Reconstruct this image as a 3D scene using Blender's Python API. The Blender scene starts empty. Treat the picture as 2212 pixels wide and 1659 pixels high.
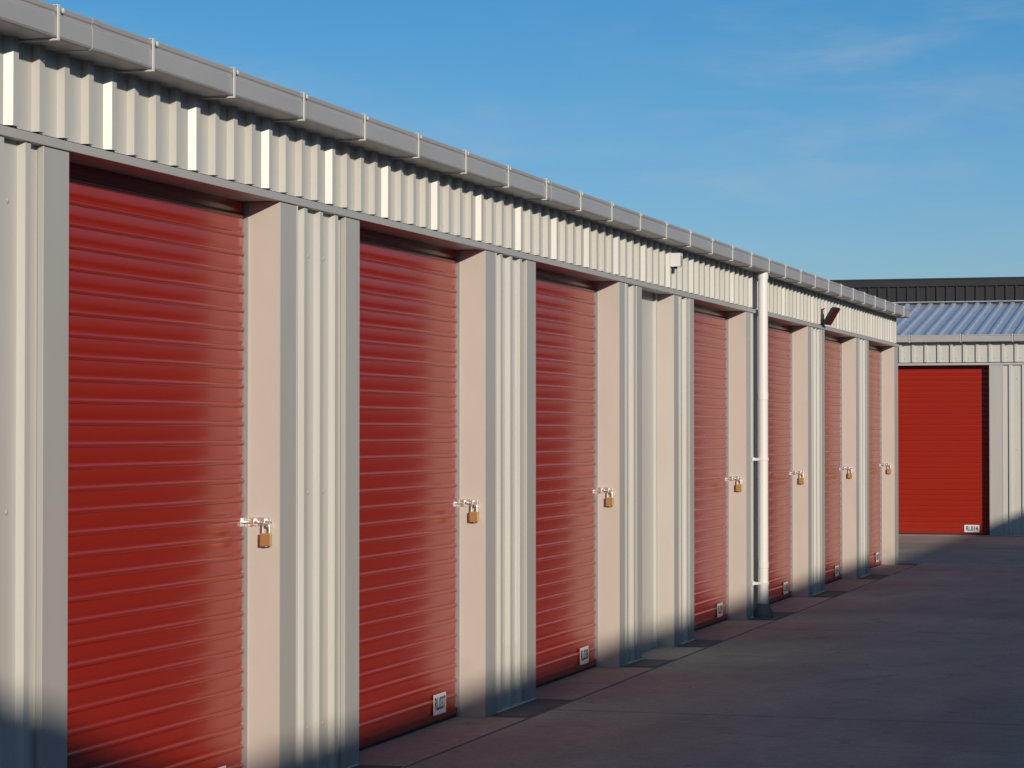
import bpy, bmesh, math, random
from mathutils import Vector
random.seed(4)
scene = bpy.context.scene
R = math.radians

# ------------------------------------------------------------------ materials
def newmat(name):
    m = bpy.data.materials.new(name); m.use_nodes = True
    nt = m.node_tree; b = nt.nodes['Principled BSDF']
    return m, nt, b

def painted(name, col, rough=0.35, var=0.06, bump=0.0, bscale=3.0, metallic=0.0, coat=0.0, stretch=(1,1,0.15),
            dirt=0.0, dirt_h=0.5, spec=0.5, rvar=.05, dcol=(.2, .16, .13, 1)):
    m, nt, b = newmat(name)
    N, L = nt.nodes, nt.links
    tc = N.new('ShaderNodeTexCoord'); mp = N.new('ShaderNodeMapping')
    mp.inputs['Scale'].default_value = stretch
    L.new(tc.outputs['Object'], mp.inputs['Vector'])
    n1 = N.new('ShaderNodeTexNoise'); n1.inputs['Scale'].default_value = 6; n1.inputs['Detail'].default_value = 6
    L.new(mp.outputs[0], n1.inputs['Vector'])
    mr = N.new('ShaderNodeMapRange')
    mr.inputs['From Min'].default_value = .3; mr.inputs['From Max'].default_value = .7
    mr.inputs['To Min'].default_value = 1 - var; mr.inputs['To Max'].default_value = 1 + var
    L.new(n1.outputs['Fac'], mr.inputs['Value'])
    vm = N.new('ShaderNodeVectorMath'); vm.operation = 'SCALE'
    vm.inputs[0].default_value = col
    L.new(mr.outputs[0], vm.inputs['Scale'])
    out = vm.outputs[0]
    if dirt > 0:
        sx = N.new('ShaderNodeSeparateXYZ'); L.new(tc.outputs['Object'], sx.inputs[0])
        n3 = N.new('ShaderNodeTexNoise'); n3.inputs['Scale'].default_value = 5; n3.inputs['Detail'].default_value = 8
        L.new(tc.outputs['Object'], n3.inputs['Vector'])
        ad = N.new('ShaderNodeMath'); ad.operation = 'MULTIPLY_ADD'
        ad.inputs[1].default_value = -0.7; L.new(n3.outputs['Fac'], ad.inputs[0]); L.new(sx.outputs['Z'], ad.inputs[2])
        r2 = N.new('ShaderNodeMapRange'); r2.inputs['From Min'].default_value = -0.35
        r2.inputs['From Max'].default_value = dirt_h - .35
        r2.inputs['To Min'].default_value = dirt; r2.inputs['To Max'].default_value = 0
        L.new(ad.outputs[0], r2.inputs['Value'])
        mx = N.new('ShaderNodeMix'); mx.data_type = 'RGBA'
        L.new(r2.outputs[0], mx.inputs['Factor']); L.new(out, mx.inputs['A'])
        mx.inputs['B'].default_value = dcol
        out = mx.outputs['Result']
    L.new(out, b.inputs['Base Color'])
    if rvar > 0:
        rr = N.new('ShaderNodeMapRange'); rr.inputs['To Min'].default_value = rough - rvar; rr.inputs['To Max'].default_value = rough + rvar
        n2 = N.new('ShaderNodeTexNoise'); n2.inputs['Scale'].default_value = 2.5; n2.inputs['Detail'].default_value = 3
        L.new(tc.outputs['Object'], n2.inputs['Vector'])
        L.new(n2.outputs['Fac'], rr.inputs['Value']); L.new(rr.outputs[0], b.inputs['Roughness'])
    else:
        b.inputs['Roughness'].default_value = rough
    b.inputs['Metallic'].default_value = metallic
    b.inputs['Coat Weight'].default_value = coat
    b.inputs['Coat Roughness'].default_value = .16
    b.inputs['Specular IOR Level'].default_value = spec
    if bump > 0:
        nb = N.new('ShaderNodeTexNoise'); nb.inputs['Scale'].default_value = bscale; nb.inputs['Detail'].default_value = 2
        L.new(tc.outputs['Object'], nb.inputs['Vector'])
        bp = N.new('ShaderNodeBump'); bp.inputs['Strength'].default_value = 1; bp.inputs['Distance'].default_value = bump
        L.new(nb.outputs['Fac'], bp.inputs['Height']); L.new(bp.outputs[0], b.inputs['Normal'])
    return m

M_grey = painted('grey_steel_sheet', (.53, .52, .48), .33, .03, .0012, 2.0, dirt=.25, dirt_h=.35)
M_trim = painted('grey_flashing', (.43, .42, .395), .42, .03, .0010, 3, dirt=.2, dirt_h=.35)
M_gut = painted('gutter_grey', (.37, .365, .365), .40, .05, .0012, 2, stretch=(1, .4, 1))
M_strap = painted('strap_light', (.62, .61, .57), .35, .05)
M_rev = painted('reveal_sunlit_tone', (.535, .485, .435), .55, .025, .0022, 5, stretch=(1, 1, .5), dirt=.2, dirt_h=.3)  # flashing made paler and warmer, sunlit tone put into the colour
M_red = painted('red_door_paint', (.31, .018, .007), .25, .015, .0, 1.2, stretch=(1, .1, .2), dirt=.08, dirt_h=.3, rvar=0, coat=.08, spec=.42, dcol=(.2, .09, .06, 1))
M_redrail = painted('red_rail_paint', (.24, .016, .010), .35, .05)
M_chrome = painted('zinc_plate', (.85, .85, .82), .36, .05, metallic=.85)
M_galv = painted('galvanised', (.45, .45, .44), .4, .1, metallic=.5)
M_brass = painted('brass', (.82, .58, .24), .36, .08, metallic=.85)
M_rubber = painted('black_rubber', (.02, .02, .02), .6, .1)
M_shade = painted('gap_shade', (.03, .03, .03), .8, .1)  # flat dark colour standing in for shade in gaps and beside straps
M_pvc = painted('white_pipe', (.74, .73, .71), .3, .03, dirt=.3, dirt_h=.4)
M_black = painted('black_plastic', (.018, .018, .02), .35, .1)
M_glass = painted('lamp_glass', (.10, .012, .012), .15, .1, rvar=.02)  # reddish reflection put into the glass colour
M_white = painted('sign_white', (.72, .73, .74), .4, .03)
M_ink = painted('sign_ink', (.012, .012, .015), .5, .02)
M_roof = painted('zinc_roof', (.58, .60, .64), .26, .08, .001, 3, metallic=.4)
M_char = painted('charcoal_sheet', (.030, .027, .028), .4, .08)
M_body = painted('grey_wall', (.42, .43, .42), .5, .06)
M_pad = painted('grey_shoe', (.13, .13, .14), .6, .1)

def concrete(name, col, dark=.8, bump=.002):
    m, nt, b = newmat(name); N, L = nt.nodes, nt.links
    tc = N.new('ShaderNodeTexCoord')
    def noise(s, d, dist=0, sc=(1, 1, 1)):
        mp = N.new('ShaderNodeMapping'); mp.inputs['Scale'].default_value = sc
        L.new(tc.outputs['Object'], mp.inputs['Vector'])
        n = N.new('ShaderNodeTexNoise'); n.inputs['Scale'].default_value = s; n.inputs['Detail'].default_value = d
        n.inputs['Distortion'].default_value = dist; L.new(mp.outputs[0], n.inputs['Vector']); return n.outputs['Fac']
    def rng(v, a, c, lo, hi):
        r = N.new('ShaderNodeMapRange'); r.inputs['From Min'].default_value = a; r.inputs['From Max'].default_value = c
        r.inputs['To Min'].default_value = lo; r.inputs['To Max'].default_value = hi; L.new(v, r.inputs['Value']); return r.outputs[0]
    def mul(a, c):
        k = N.new('ShaderNodeMath'); k.operation = 'MULTIPLY'; L.new(a, k.inputs[0]); L.new(c, k.inputs[1]); return k.outputs[0]
    f = mul(rng(noise(.55, 6, .6), .35, .65, dark, 1.08), rng(noise(3.2, 8, .2, (1, .35, 1)), .3, .7, .88, 1.1))
    f = mul(f, rng(noise(60, 4), .3, .7, .85, 1.15))
    f = mul(f, rng(noise(14, 6, .4), .35, .7, .92, 1.08))
    f = mul(f, rng(noise(1.6, 3, 1.5), .60, .66, 1.0, .86))
    f = mul(f, rng(noise(5.5, 2, .6), .68, .73, 1.0, .72))
    v = N.new('ShaderNodeVectorMath'); v.operation = 'SCALE'; v.inputs[0].default_value = col
    L.new(f, v.inputs['Scale'])
    mx = N.new('ShaderNodeMix'); mx.data_type = 'RGBA'
    L.new(rng(noise(.9, 4), .4, .7, 0, .6), mx.inputs['Factor']); L.new(v.outputs[0], mx.inputs['A'])
    v2 = N.new('ShaderNodeVectorMath'); v2.operation = 'SCALE'; v2.inputs[0].default_value = (col[0]*1.04, col[1]*.95, col[2]*.90)
    L.new(f, v2.inputs['Scale']); L.new(v2.outputs[0], mx.inputs['B'])
    L.new(mx.outputs['Result'], b.inputs['Base Color'])
    b.inputs['Roughness'].default_value = .75
    bp = N.new('ShaderNodeBump'); bp.inputs['Distance'].default_value = bump; bp.inputs['Strength'].default_value = .6
    L.new(noise(90, 6), bp.inputs['Height']); L.new(bp.outputs[0], b.inputs['Normal'])
    return m
M_conc = concrete('concrete', (.335, .284, .242), .84)
M_conc2 = concrete('concrete_apron', (.37, .305, .26), .8)
M_concd = concrete('dark_concrete', (.09, .08, .075), .8)  # darker concrete colour for the insets in front of the piers
M_dirt = concrete('gravel_ground', (.22, .19, .15), .7, .01)
M_joint = painted('joint_filler', (.12, .095, .085), .8, .2)

# ------------------------------------------------------------------ mesh helpers
class MB:
    def __init__(s): s.v = []; s.f = []; s.m = []; s.mats = []
    def mi(s, mat):
        if mat not in s.mats: s.mats.append(mat)
        return s.mats.index(mat)
    def box(s, x0, x1, y0, y1, z0, z1, mat):
        b = len(s.v); k = s.mi(mat)
        s.v += [(x0,y0,z0),(x1,y0,z0),(x1,y1,z0),(x0,y1,z0),(x0,y0,z1),(x1,y0,z1),(x1,y1,z1),(x0,y1,z1)]
        for f in [(0,3,2,1),(4,5,6,7),(0,1,5,4),(1,2,6,5),(2,3,7,6),(3,0,4,7)]:
            s.f.append(tuple(b+i for i in f)); s.m.append(k)
    def extr(s, prof, a0, a1, axis, mat, closed=False, caps=False):
        b = len(s.v); k = s.mi(mat); n = len(prof)
        for a in (a0, a1):
            for p in prof:
                s.v.append((p[1], p[0], a) if axis == 'z' else (p[0], a, p[1]))
        for i in range(n if closed else n-1):
            j = (i+1) % n
            s.f.append((b+i, b+j, b+n+j, b+n+i)); s.m.append(k)
        if caps:
            s.f.append(tuple(range(b, b+n))); s.m.append(k)
            s.f.append(tuple(range(b+2*n-1, b+n-1, -1))); s.m.append(k)
    def tube(s, path, r, mat, seg=12, caps=True):
        k = s.mi(mat); path = [Vector(p) for p in path]; rings = []
        up = None
        for i, p in enumerate(path):
            d = (path[min(i+1, len(path)-1)] - path[max(i-1, 0)]).normalized()
            if up is None:
                up = Vector((0, 0, 1)) if abs(d.z) < .9 else Vector((1, 0, 0))
            u = (up - d*up.dot(d)).normalized(); w = d.cross(u); up = u
            b = len(s.v); rings.append(b)
            rr = r[i] if isinstance(r, (list, tuple)) else r
            for j in range(seg):
                a = 2*math.pi*j/seg; q = p + u*math.cos(a)*rr + w*math.sin(a)*rr
                s.v.append(tuple(q))
        for a, b in zip(rings, rings[1:]):
            for j in range(seg):
                t = (j+1) % seg
                s.f.append((a+j, a+t, b+t, b+j)); s.m.append(k)
        if caps:
            s.f.append(tuple(rings[0]+j for j in range(seg))[::-1]); s.m.append(k)
            s.f.append(tuple(rings[-1]+j for j in range(seg))); s.m.append(k)
    def obj(s, name, parent=None, bevel=0, smooth=False, seg=2, ang=40):
        me = bpy.data.meshes.new(name); me.from_pydata(s.v, [], s.f)
        for m in s.mats: me.materials.append(m)
        me.polygons.foreach_set('material_index', s.m)
        me.update()
        bm = bmesh.new(); bm.from_mesh(me)
        bmesh.ops.recalc_face_normals(bm, faces=bm.faces); bm.to_mesh(me); bm.free()
        if smooth:
            me.polygons.foreach_set('use_smooth', [True]*len(me.polygons))
            try: me.set_sharp_from_angle(angle=R(ang))
            except Exception: pass
        o = bpy.data.objects.new(name, me); scene.collection.objects.link(o)
        if bevel:
            md = o.modifiers.new('b', 'BEVEL'); md.width = bevel; md.segments = seg; md.limit_method = 'ANGLE'
            md.harden_normals = False
        if parent: o.parent = parent
        return o
def empty(name, loc=(0,0,0), rz=0):
    e = bpy.data.objects.new(name, None); e.location = loc; e.rotation_euler = (0,0,rz)
    e.empty_display_size = .3
    scene.collection.objects.link(e); return e

HEAD = 2.613; GB = 2.966; GT = 3.078; DP = -.172
def rib_profile(y0, y1, start, sp=.1953, base=-.03, h=.029, lap=4):
    pts = [(y0, base)]
    i = math.ceil((y0 - start + .06)/sp)
    while True:
        c = start + i*sp
        if c + .05 > y1: break
        lapped = lap and (i % lap == 0)
        run = .0175 if lapped else .0055
        j = random.uniform(-.001, .001) if lapped else random.uniform(-.002, .002)
        run += j
        pts += [(c-.020-run, base), (c-.020, base+h), (c+.020, base+h), (c+.031, base)]
        if lapped: pts += [(c+.045, base), (c+.0452, base-.0012)]
        i += 1
    pts.append((y1, base)); return pts

def screw(mb, x, y, z, mat, n=(1,0,0)):
    k = mb.mi(mat); b = len(mb.v); r = .0075
    for rad, dx in ((r*1.5, .001), (r*1.5, .002), (r*.8, .006)):
        for j in range(6):
            a = j*math.pi/3; mb.v.append((x+dx, y+rad*math.cos(a), z+rad*math.sin(a)))
    for q in (0, 6):
        for j in range(6):
            t = (j+1) % 6; mb.f.append((b+q+j, b+q+t, b+q+6+t, b+q+6+j)); mb.m.append(k)
    mb.f.append(tuple(b+12+j for j in range(6))); mb.m.append(k)

def door(parent, o0, o1):
    mb = MB(); prof = []
    z = .07; p = .0835
    prof.append((DP-.004, .03))
    while z < 2.72:
        prof += [(DP, z), (DP+.0006, z+.012), (DP+.0008, z+.024), (DP+.0006, z+.036), (DP, z+.047),
                 (DP+.0055, z+.0500), (DP+.0078, z+.053), (DP+.0085, z+.0585), (DP+.0078, z+.064),
                 (DP+.0050, z+.068), (DP-.0035, z+.0725), (DP-.0035, z+.0765)]
        z += p
    prof.append((DP, 2.74))
    mb.extr(prof, o0+.018, o1-.018, 'y', M_red)
    d = mb.obj('roller_door', parent, smooth=True, ang=34)
    mb = MB()
    mb.box(DP-.012, DP+.013, o0+.018, o1-.018, .026, .062, M_redrail)
    mb.box(DP-.010, DP+.008, o0+.018, o1-.018, .010, .0255, M_rubber)
    mb.obj('bottom_rail', parent)
    g = MB()
    for a, b in ((o0+.004, o0+.011), (o1-.011, o1-.0045)):
        g.box(DP-.03, DP+.022, a, b, .01, HEAD+.005, M_galv)
    g.box(DP-.045, DP-.03, o0+.004, o1-.0045, .01, HEAD+.005, M_shade)  # dark backing sheet, paints shade in the gaps beside the curtain
    g.obj('door_guides', parent)

def row(name, loc, rz, y0, y1, openings, recesses=(), gb=GB, depth=8.0, pitch=3.0, rib0=7.805, ridge=None, strap0=7.857,
        roofmat=None, lap=4):
    E = empty(name, loc, rz)
    gt = gb + (GT-GB)
    cuts = sorted([(a, b, 'o') for a, b in openings] + [(a, b, 'r') for a, b in recesses])
    walls = MB(); clad = MB(); trim = MB(); rev = MB(); scr = MB()
    walls.box(-depth, -.25, y0+.01, y1-.01, 0, gb-.02, M_body)
    walls.box(-.249, -.036, y0+.012, y1-.012, HEAD+.012, gb-.004, M_body)   # lintel
    segs = []; c = y0
    for a, b, t in cuts:
        segs.append((c, a)); c = b
        if t == 'r':
            walls.box(-.249, -.135, a-.05, b+.05, 0, HEAD+.011, M_body)
            clad.extr(rib_profile(a, b, a+.32, sp=.6, base=-.13, h=.02, lap=0), .01, HEAD+.01, 'z', M_grey)
    segs.append((c, y1))
    for i, (a, b) in enumerate(segs):
        w = b - a
        tw = .2 if w > .8 else min(.16, w*.32)
        walls.box(-.248, -.037, a+.02, b-.02, 0, HEAD+.0105, M_body)
        if w < .45:
            trim.box(-.24, 0, a+.0, b, .004, HEAD, M_trim)
        else:
            trim.box(-.24, 0, a, a+tw, .006, HEAD-.001, M_trim)
            trim.box(-.24, 0, b-tw, b, .006, HEAD-.001, M_trim)
            trim.box(-.02, .004, a+tw-.004, a+tw+.006, .006, HEAD-.001, M_trim)
            trim.box(-.02, .004, b-tw-.006, b-tw+.004, .006, HEAD-.001, M_trim)
            mid = (a+b)/2; n = max(1, round((w-2*tw)/.2)); 
            clad.extr(rib_profile(a+tw, b-tw, mid-(n-1)/2*.197, sp=.197, lap=0), .012, HEAD+.01, 'z', M_grey)
            for zz in (.25, 1.32, 2.4):
                for q in range(n+1):
                    yy = mid + (q-n/2)*.197
                    if a+tw+.03 < yy < b-tw-.03: screw(scr, -.03, yy, zz, M_trim)
            trim.box(-.03, .012, a+.21, b-.02, .006, .014, M_strap)
        if i > 0:
            rev.box(DP-.03, -.0015, a-.0025, a+.01, .006, HEAD-.0015, M_rev)
        if i < len(segs)-1:
            rev.box(DP-.03, -.0015, b-.01, b+.0025, .006, HEAD-.0015, M_rev)
    # head flashing
    trim.box(-.034, .010, y0, y1, HEAD, HEAD+.034, M_trim)
    trim.box(-.2, -.0345, y0+.01, y1-.01, HEAD+.002, HEAD+.011, M_trim)
    prof = rib_profile(y0, y1, rib0, lap=lap)
    clad.extr(prof, HEAD+.046, gb+.03, 'z', M_grey)
    walls.box(-.036, -.031, y0+.01, y1-.01, HEAD+.0345, HEAD+.05, M_shade)  # dark strip painted as shade under the cladding's lower edge
    i = math.ceil((y0-rib0)/.1953)
    while rib0+i*.1953+.09 < y1:
        yy = rib0+i*.1953+.062
        screw(scr, -.03, yy, HEAD+.105+random.uniform(-.004, .004), M_chrome if i % 3 == 0 else M_trim)
        i += 1
    walls.obj('walls', E); clad.obj('ribbed_cladding', E); trim.obj('corner_flashings', E, bevel=.0025)
    rev.obj('door_reveals', E); scr.obj('screws', E)
    for a, b in openings: door(E, a, b)
    # gutter
    g = MB()
    P = [(-.029, gb), (.118, gb), (.126, gb+.003), (.130, gb+.010), (.130, gb+.072), (.126, gb+.077), (.126, gb+.088), (.130, gb+.094),
         (.1315, gb+.106), (.128, gb+.112), (.118, gb+.112), (.114, gb+.104), (.114, gb+.04), (-.029, gb+.04)]
    y = y0 - .04
    seglen = 6.1
    while y < y1+.05:
        e = min(y+seglen, y1+.06)
        g.extr(P, y, e-.0015, 'y', M_gut, closed=True, caps=True)
        if e < y1: 
            P2 = [(px + (.002 if px > 0 else 0), pz + (-.002 if pz < gb+.02 else .002)) for px, pz in P]
            g.extr(P2, e-.03, e+.03, 'y', M_gut, closed=True, caps=True)
        y = e + .0005
        if e >= y1+.05: break
    g.obj('gutter', E)
    s = MB()
    yy = strap0 - math.floor((strap0-y0)/.7815)*.7815
    while yy < y1:
        s.box(.1318, .1375, yy-.008, yy+.005, gb-.002, gt+.002, M_strap)
        s.box(-.028, .1375, yy-.008, yy+.005, gb-.008, gb-.0022, M_strap)
        s.box(.0, .1375, yy-.008, yy+.005, gt+.0022, gt+.005, M_strap)
        s.box(.1318, .134, yy+.0052, yy+.013, gb+.004, gt-.002, M_shade)  # dark strip painted as the strap's side shadow
        screw(s, .1345, yy+.03, gt-.012, M_strap)
        yy += .7815
    s.obj('gutter_straps', E)
    # roof
    rf = MB(); rl = ridge if ridge else depth; tp = math.tan(R(pitch))
    rm = roofmat or M_roof
    pts = rib_profile(y0-.03, y1+.03, rib0, base=0, h=.034, lap=0)
    k = rf.mi(rm); b = len(rf.v); n = len(pts)
    for X in (.06, -rl):
        for (yy, h) in pts: rf.v.append((X, yy, gb+.085 + (.06-X)*tp + h))
    for i in range(n-1): rf.f.append((b+i, b+i+1, b+n+i+1, b+n+i)); rf.m.append(k)
    zr = gb+.085+(.06+rl)*tp
    if ridge:
        b = len(rf.v)
        for X, z in ((-rl, zr), (-depth, gb+.085)):
            for (yy, h) in pts: rf.v.append((X, yy, z+h-.002))
        for i in range(n-1): rf.f.append((b+i, b+i+1, b+n+i+1, b+n+i)); rf.m.append(k)
        rf.box(-rl-.15, -rl+.12, y0, y1, zr+.028, zr+.04, rm)
    for yy in (y0+.011, y1-.011):
        b = len(rf.v); kk = rf.mi(M_body)
        rf.v += [(-.04, yy, gb-.03), (-rl, yy, gb-.03), (-rl, yy, zr-.01), (-.04, yy, gb+.07)]
        rf.f.append((b, b+1, b+2, b+3)); rf.m.append(kk)
        if ridge:
            b = len(rf.v); rf.v += [(-rl, yy, gb-.03), (-depth, yy, gb-.03), (-depth, yy, gb+.05), (-rl, yy, zr-.01)]
            rf.f.append((b, b+1, b+2, b+3)); rf.m.append(kk)
    rf.obj('roof', E)
    return E

# ------------------------------------------------------------------ main row
main_open = [(-1.0, 1.05), (2.07, 4.12), (5.14, 7.19), (8.21, 10.26), (11.28, 13.33), (14.35, 16.40), (18.75, 20.80), (21.80, 23.85),
             (24.83, 26.88), (27.82, 29.87)]
row('storage_building', (0,0,0), 0, -4.0, 30.2, main_open, [(17.05, 18.06)])
FX = .235
far_open = []
x = FX - 2.05
while x > -13: far_open.append((x, x+2.05)); x -= 3.07
x = FX + 1.02
while x < 18: far_open.append((x, x+2.05)); x += 3.07
FY = 38.7
row('storage_building', (0, FY, 0), R(-90), -14, 22, sorted(far_open), pitch=10, ridge=3.9, depth=7.8, rib0=.05, strap0=.6, lap=0)
# opposite row (out of view, its eave throws the shadow over the driveway)
OX = 10.0
GBO = .42*(OX-.13)+.085-(GT-GB)
def opl(a, b):
    o = []; y = a + 1
    while y + 2.05 < b - .5: o.append((y, y+2.05)); y += 3.07
    return o
row('storage_building', (OX, 0, 0), R(180), -40, -16.0, opl(-40, -16), gb=GBO-.01, depth=8, pitch=3)
row('storage_building', (OX, 0, 0), R(180), -15.93, 3.2, opl(-15.93, 3.2), gb=GBO+.11, depth=8, pitch=3)

E = empty('shadow_gable')  # unseen gabled block, added and shaped to cast the taller shadow
w = MB()
gx0, gx1 = OX-.13, 26; ya, yb, ym = -18, -3.25, -10.6
h0 = .42*(OX-.13)+.09 + .17; h1 = h0 + (yb-ym)*.27
prof = [(ya, 0), (yb, 0), (yb, h0), (ym, h1), (ya, h0)]
b = len(w.v); k = w.mi(M_body)
for X in (gx0, gx1):
    for p in prof: w.v.append((X, p[0], p[1]))
for i in range(5):
    j = (i+1) % 5; w.f.append((b+i, b+j, b+5+j, b+5+i)); w.m.append(k)
w.f.append(tuple(range(b, b+5))); w.m.append(k); w.f.append(tuple(range(b+9, b+4, -1))); w.m.append(k)
w.obj('walls', E)
w = MB(); w.box(gx0-.03, gx0-.004, -13, -8.2, 0.01, 4.2, M_red); w.obj('roller_door', E)

E = empty('charcoal_warehouse', (0, 62, 0), R(-90))
w = MB(); w.box(-14, -.05, -30, 40, 0, 5.2, M_char); 
w.extr(rib_profile(-30, 40, 0, sp=.24, lap=0, base=-.03, h=.05), 0.02, 5.2, 'z', M_char)
w.box(-.2, .04, -30.1, 40.1, 5.17, 5.33, M_char)
w.box(-.25, .06, -30.1, 40.1, 5.335, 5.37, M_char)
w.obj('walls', E)

# ------------------------------------------------------------------ ground
g = MB(); g.box(-2500, 2500, -2500, 2500, -1, 0, M_dirt); g.obj('ground')
g = MB(); g.box(-30, 45, -40, 61.9, -.5, .004, M_conc); g.obj('concrete_driveway')
g = MB()
g.box(-.3, .235, -4, 30.2, -.1, .008, M_conc2)
g.box(-14, 22, FY-.235, FY+.3, -.1, .008, M_conc2)
g.obj('door_apron')
g = MB()
piers = [(4.12, 5.14), (7.19, 8.21), (10.26, 11.28), (13.33, 14.35), (16.40, 17.05), (18.06, 18.75), (20.8, 21.8), (23.85, 24.83), (26.88, 27.82), (29.87, 30.25)]
for a, b in piers: g.box(.014, .228, a+.06, b-.04, 0, .012, M_concd)
g.obj('drain_inset')
g = MB()
g.box(.236, .242, -10, 30.6, 0, .0055, M_joint)
for X in (4.2, 7.6): g.box(X, X+.008, -10, FY-.25, 0, .0052, M_joint)
for k in range(-2, 8):
    yy = 1.56 + k*6.14
    if yy < 30.3: g.box(.25, 9.8, yy, yy+.005, 0, .0050, M_joint)
for yy in [p[0]+.02 for p in piers] + [p[1]-.02 for p in piers]:
    g.box(-.16, .232, yy, yy+.005, 0, .0095, M_joint)
g.box(-8, 9.8, 30.62, 30.628, 0, .0051, M_joint)
g.box(-8, 9.8, 34.6, 34.608, 0, .0051, M_joint)
g.obj('pavement_joints')

# ------------------------------------------------------------------ padlocks & bolts
def padlock(Y):
    E = empty('padlock', (-.068+random.uniform(-.004,.004), Y, 1.2))
    h = MB()
    h.box(-.085, .022, -.0065, -.003, -.018, .020, M_chrome)
    h.box(-.060, -.048, -.026, -.0066, -.014, .015, M_chrome)
    h.box(-.010, .002, -.026, -.0066, -.014, .015, M_chrome)
    h.tube([(-.140, -.017, 0), (.030, -.017, 0)], .007, M_chrome)
    h.tube([(-.030, -.017, 0), (-.030, -.042, .006)], .004, M_chrome)
    h.box(.010, .030, -.028, -.0066, -.022, .006, M_chrome)
    h.box(-.125, -.098, -.055, -.014, -.020, .018, M_chrome)
    h.obj('slide_bolt', E, bevel=.0012)
    s = MB()
    cx, cy = .010, -.026
    pts = [(cx + .0155*math.cos(R(a)), cy, -.022 + .0155*math.sin(R(a))) for a in range(0, 181, 15)]
    pts = [(cx+.0155, cy, -.05)] + pts + [(cx-.0155, cy, -.05)]
    s.tube(pts, .0045, M_chrome, 10)
    s.obj('shackle', E, smooth=True)
    b = MB(); b.box(cx-.026, cx+.026, cy-.010, cy+.010, -.105, -.047, M_brass)
    b.obj('lock_body', E, bevel=.004, seg=3)
    c = MB(); c.tube([(cx, cy, -.1052), (cx, cy, -.1075)], .007, M_chrome); c.obj('keyway', E)
for a, b in main_open: padlock(b)

# ------------------------------------------------------------------ number signs
def sign(text, loc, rz, w=.215, h=.112):
    mb = MB(); mb.box(0, .0022, -w/2, w/2, -h/2, h/2, M_white)
    o = mb.obj('door_number_sign', bevel=.0008); o.location = loc; o.rotation_euler = (0, 0, rz)
    cu = bpy.data.curves.new('sign_lettering', 'FONT'); cu.body = text; cu.size = .094
    cu.align_x = 'CENTER'; cu.align_y = 'CENTER'; cu.offset = .0022; cu.space_character = 1.04; cu.extrude = .0003
    t = bpy.data.objects.new('lettering', cu); scene.collection.objects.link(t); t.parent = o
    cu.materials.append(M_ink)
    t.location = (.0030, 0, .0); t.rotation_euler = (R(90), 0, R(90)); t.scale = (.74, 1, 1)
num = 33
for a, b in main_open:
    sign('RL%03d' % num, (DP+.0115, b-.33, .113 if num != 36 else .100), 0); num += 1
n0 = sorted(far_open)
idx = n0.index(min(n0, key=lambda o: abs(o[0]-(FX-2.05))))
for i, (a, b) in enumerate(n0):
    sign('RL%03d' % (14-(idx-i) if i <= idx else 14+(i-idx)), (b-.29, FY-DP-.0115, .105), R(-90), .23, .112)

# ------------------------------------------------------------------ downpipe
E = empty('downpipe', (.075, 21.16, 0))
p = MB(); p.tube([(0,0,.12), (0,0,GB-.007)], .042, M_pvc, 28)
for z in (.46, 1.9): p.tube([(0,0,z-.03), (0,0,z+.03)], .0455, M_pvc, 28)
p.tube([(0,0,GB-.06), (0,0,GB-.008)], .047, M_pvc, 28)
p.obj('pipe', E, smooth=True)
p = MB()
for z in (.30, 1.36):
    p.tube([(0,0,z-.012), (0,0,z+.012)], .0475, M_pvc, 28)
    p.box(-.074, -.03, -.075, -.0, z-.011, z+.011, M_pvc)
    p.box(-.078, -.07, -.105, -.02, z-.018, z+.018, M_pvc)
p.obj('pipe_brackets', E)
p = MB(); p.tube([(0,0,.012), (0,0,.05), (0,0,.10), (0,0,.125)], [.085, .085, .06, .05], M_pad, 24); p.obj('pipe_shoe', E, smooth=True)

# ------------------------------------------------------------------ floodlight
E = empty('floodlight', (0, 24.63, 2.70))
f = MB(); f.box(-.002, .03, -.035, .035, -.055, .010, M_black)
f.tube([(.015,0,-.02), (.05,0,-.01), (.085,0,.03)], .010, M_black)
f.box(-.001, .018, -.010, .010, .03, .115, M_black); f.tube([(.01,0,.10), (.035,0,.12)], .006, M_black)
f.obj('mount', E, bevel=.003)
f = MB(); f.box(-.016, .014, -.08, .08, -.095, .095, M_black); f.box(.0142, .0162, -.065, .065, -.08, .08, M_glass)
for k in range(7): f.box(-.026, -.0162, -.068+k*.021, -.063+k*.021, -.08, .08, M_black)
o = f.obj('lamp_head', E, bevel=.003); o.location = (.105, 0, .04); o.rotation_euler = (0, R(32), R(-12))
# sensor box
E = empty('sensor_box', (.0, 17.98, 2.86))
f = MB(); f.box(-.001, .075, -.045, .045, -.05, .05, M_white); f.box(.0752, .078, -.035, .035, -.04, .03, M_trim)
f.tube([(.03, 0, -.05), (.03, 0, -.065)], .014, M_black)
f.obj('case', E, bevel=.006, seg=3)

d = MB()
for k in range(40):
    X, Y = random.uniform(.3, 4.0), random.uniform(13, 34); s_ = random.uniform(.005, .011)
    d.box(X, X+s_, Y, Y+s_*1.3, .004, .004+s_*.3, M_joint)
d.obj('debris')

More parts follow.
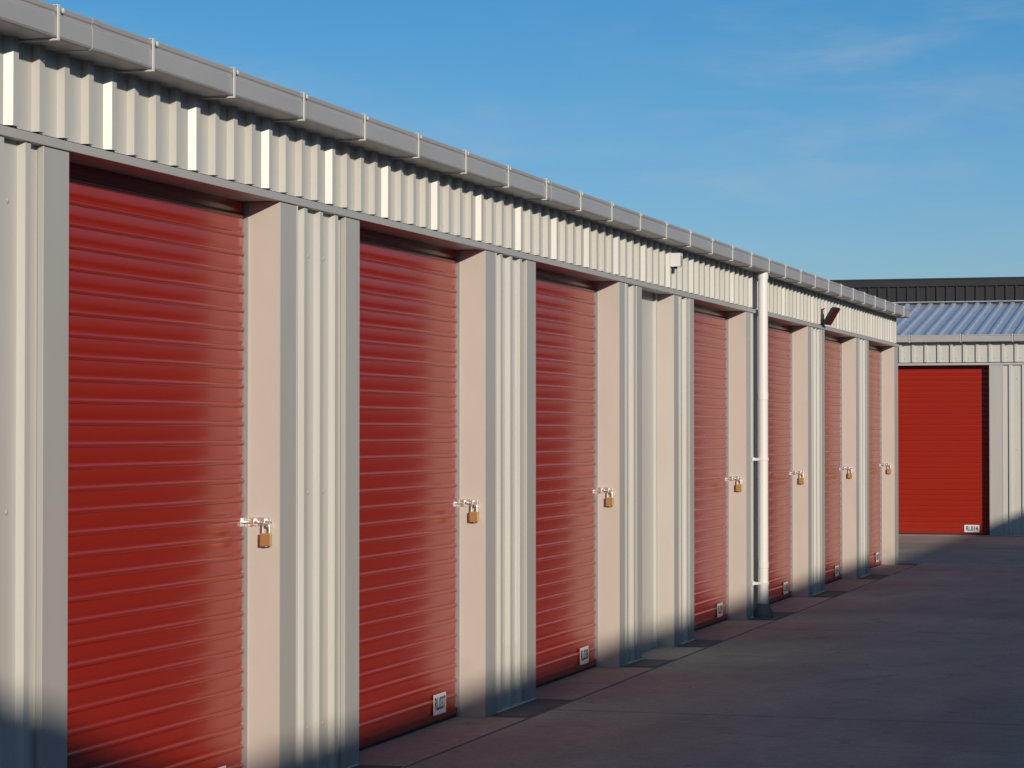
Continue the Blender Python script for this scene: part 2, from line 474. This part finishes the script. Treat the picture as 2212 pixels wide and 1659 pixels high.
# ------------------------------------------------------------------ light
EL, BETA = 14.5, 38.0
to = Vector((math.sin(R(BETA))*math.cos(R(EL)), -math.cos(R(BETA))*math.cos(R(EL)), math.sin(R(EL))))
sl = bpy.data.lights.new('sun', 'SUN'); sl.energy = 3.75; sl.angle = R(.65); sl.color = (1, .88, .73)
so = bpy.data.objects.new('sun', sl); scene.collection.objects.link(so)
so.rotation_euler = to.to_track_quat('Z', 'Y').to_euler(); so.location = to*50
wd = bpy.data.worlds.new('World'); scene.world = wd; wd.use_nodes = True
nt = wd.node_tree; N, L = nt.nodes, nt.links; bg = N['Background']
sky = N.new('ShaderNodeTexSky'); sky.sky_type = 'NISHITA'; sky.sun_disc = False
sky.sun_elevation = R(EL); sky.sun_rotation = R(180-BETA); sky.air_density = 1.0; sky.dust_density = .4; sky.ozone_density = 2.0
tc = N.new('ShaderNodeTexCoord')
sx = N.new('ShaderNodeSeparateXYZ'); L.new(tc.outputs['Generated'], sx.inputs[0])
cr = N.new('ShaderNodeValToRGB'); L.new(sx.outputs['Z'], cr.inputs[0])
e = cr.color_ramp.elements
e[0].position = 0.0; e[0].color = (.58, .70, 1.0, 1)
e[1].position = 1.0; e[1].color = (.64, .76, .90, 1)
for p_, c_ in ((.06, (.46, .67, 1.0, 1)), (.18, (.22, .61, .92, 1)), (.40, (.42, .68, .90, 1))):
    q = e.new(p_); q.color = c_
ml = N.new('ShaderNodeMix'); ml.data_type = 'RGBA'; ml.blend_type = 'MULTIPLY'; ml.inputs['Factor'].default_value = 1
L.new(sky.outputs[0], ml.inputs['A']); L.new(cr.outputs[0], ml.inputs['B'])
def cloud(scale, rot, loc, lo, hi, amt, detail=9, dist=.7):
    mp = N.new('ShaderNodeMapping'); mp.inputs['Scale'].default_value = scale
    mp.inputs['Rotation'].default_value = rot; mp.inputs['Location'].default_value = loc
    L.new(tc.outputs['Generated'], mp.inputs['Vector'])
    no = N.new('ShaderNodeTexNoise'); no.inputs['Scale'].default_value = 1.0; no.inputs['Detail'].default_value = detail
    no.inputs['Distortion'].default_value = dist; no.inputs['Roughness'].default_value = .55
    L.new(mp.outputs[0], no.inputs['Vector'])
    mr = N.new('ShaderNodeMapRange'); mr.interpolation_type = 'SMOOTHSTEP'
    mr.inputs['From Min'].default_value = lo; mr.inputs['From Max'].default_value = hi
    mr.inputs['To Max'].default_value = amt
    L.new(no.outputs['Fac'], mr.inputs['Value']); return mr.outputs[0]
c1 = cloud((7, 7, 26), (0, R(26), R(0)), (.6, 0, .3), .46, .74, .32)
c2 = cloud((3, 3, 9), (0, R(20), 0), (2.1, 1, .7), .38, .62, 1.0, 4)
c3 = cloud((14, 14, 80), (0, R(24), 0), (5.1, 2, .2), .40, .75, .20)
ad = N.new('ShaderNodeMath'); ad.operation = 'ADD'; L.new(c1, ad.inputs[0]); L.new(c3, ad.inputs[1])
mu = N.new('ShaderNodeMath'); mu.operation = 'MULTIPLY'; L.new(ad.outputs[0], mu.inputs[0]); L.new(c2, mu.inputs[1])
mx = N.new('ShaderNodeMix'); mx.data_type = 'RGBA'; L.new(mu.outputs[0], mx.inputs['Factor'])
L.new(ml.outputs['Result'], mx.inputs['A']); mx.inputs['B'].default_value = (4.2, 4.9, 5.7, 1)
L.new(mx.outputs['Result'], bg.inputs['Color']); bg.inputs['Strength'].default_value = .10

# ------------------------------------------------------------------ camera
cam = bpy.data.cameras.new('camera'); co = bpy.data.objects.new('camera', cam); scene.collection.objects.link(co)
co.location = (4.11, 0, 1.6); co.rotation_euler = (R(90+1.082), 0, R(16.53))
cam.sensor_width = 36; cam.lens = 87.9; cam.clip_start = .1; cam.clip_end = 6000
scene.camera = co
scene.view_settings.view_transform = 'Standard'; scene.view_settings.look = 'None'; scene.view_settings.exposure = 0
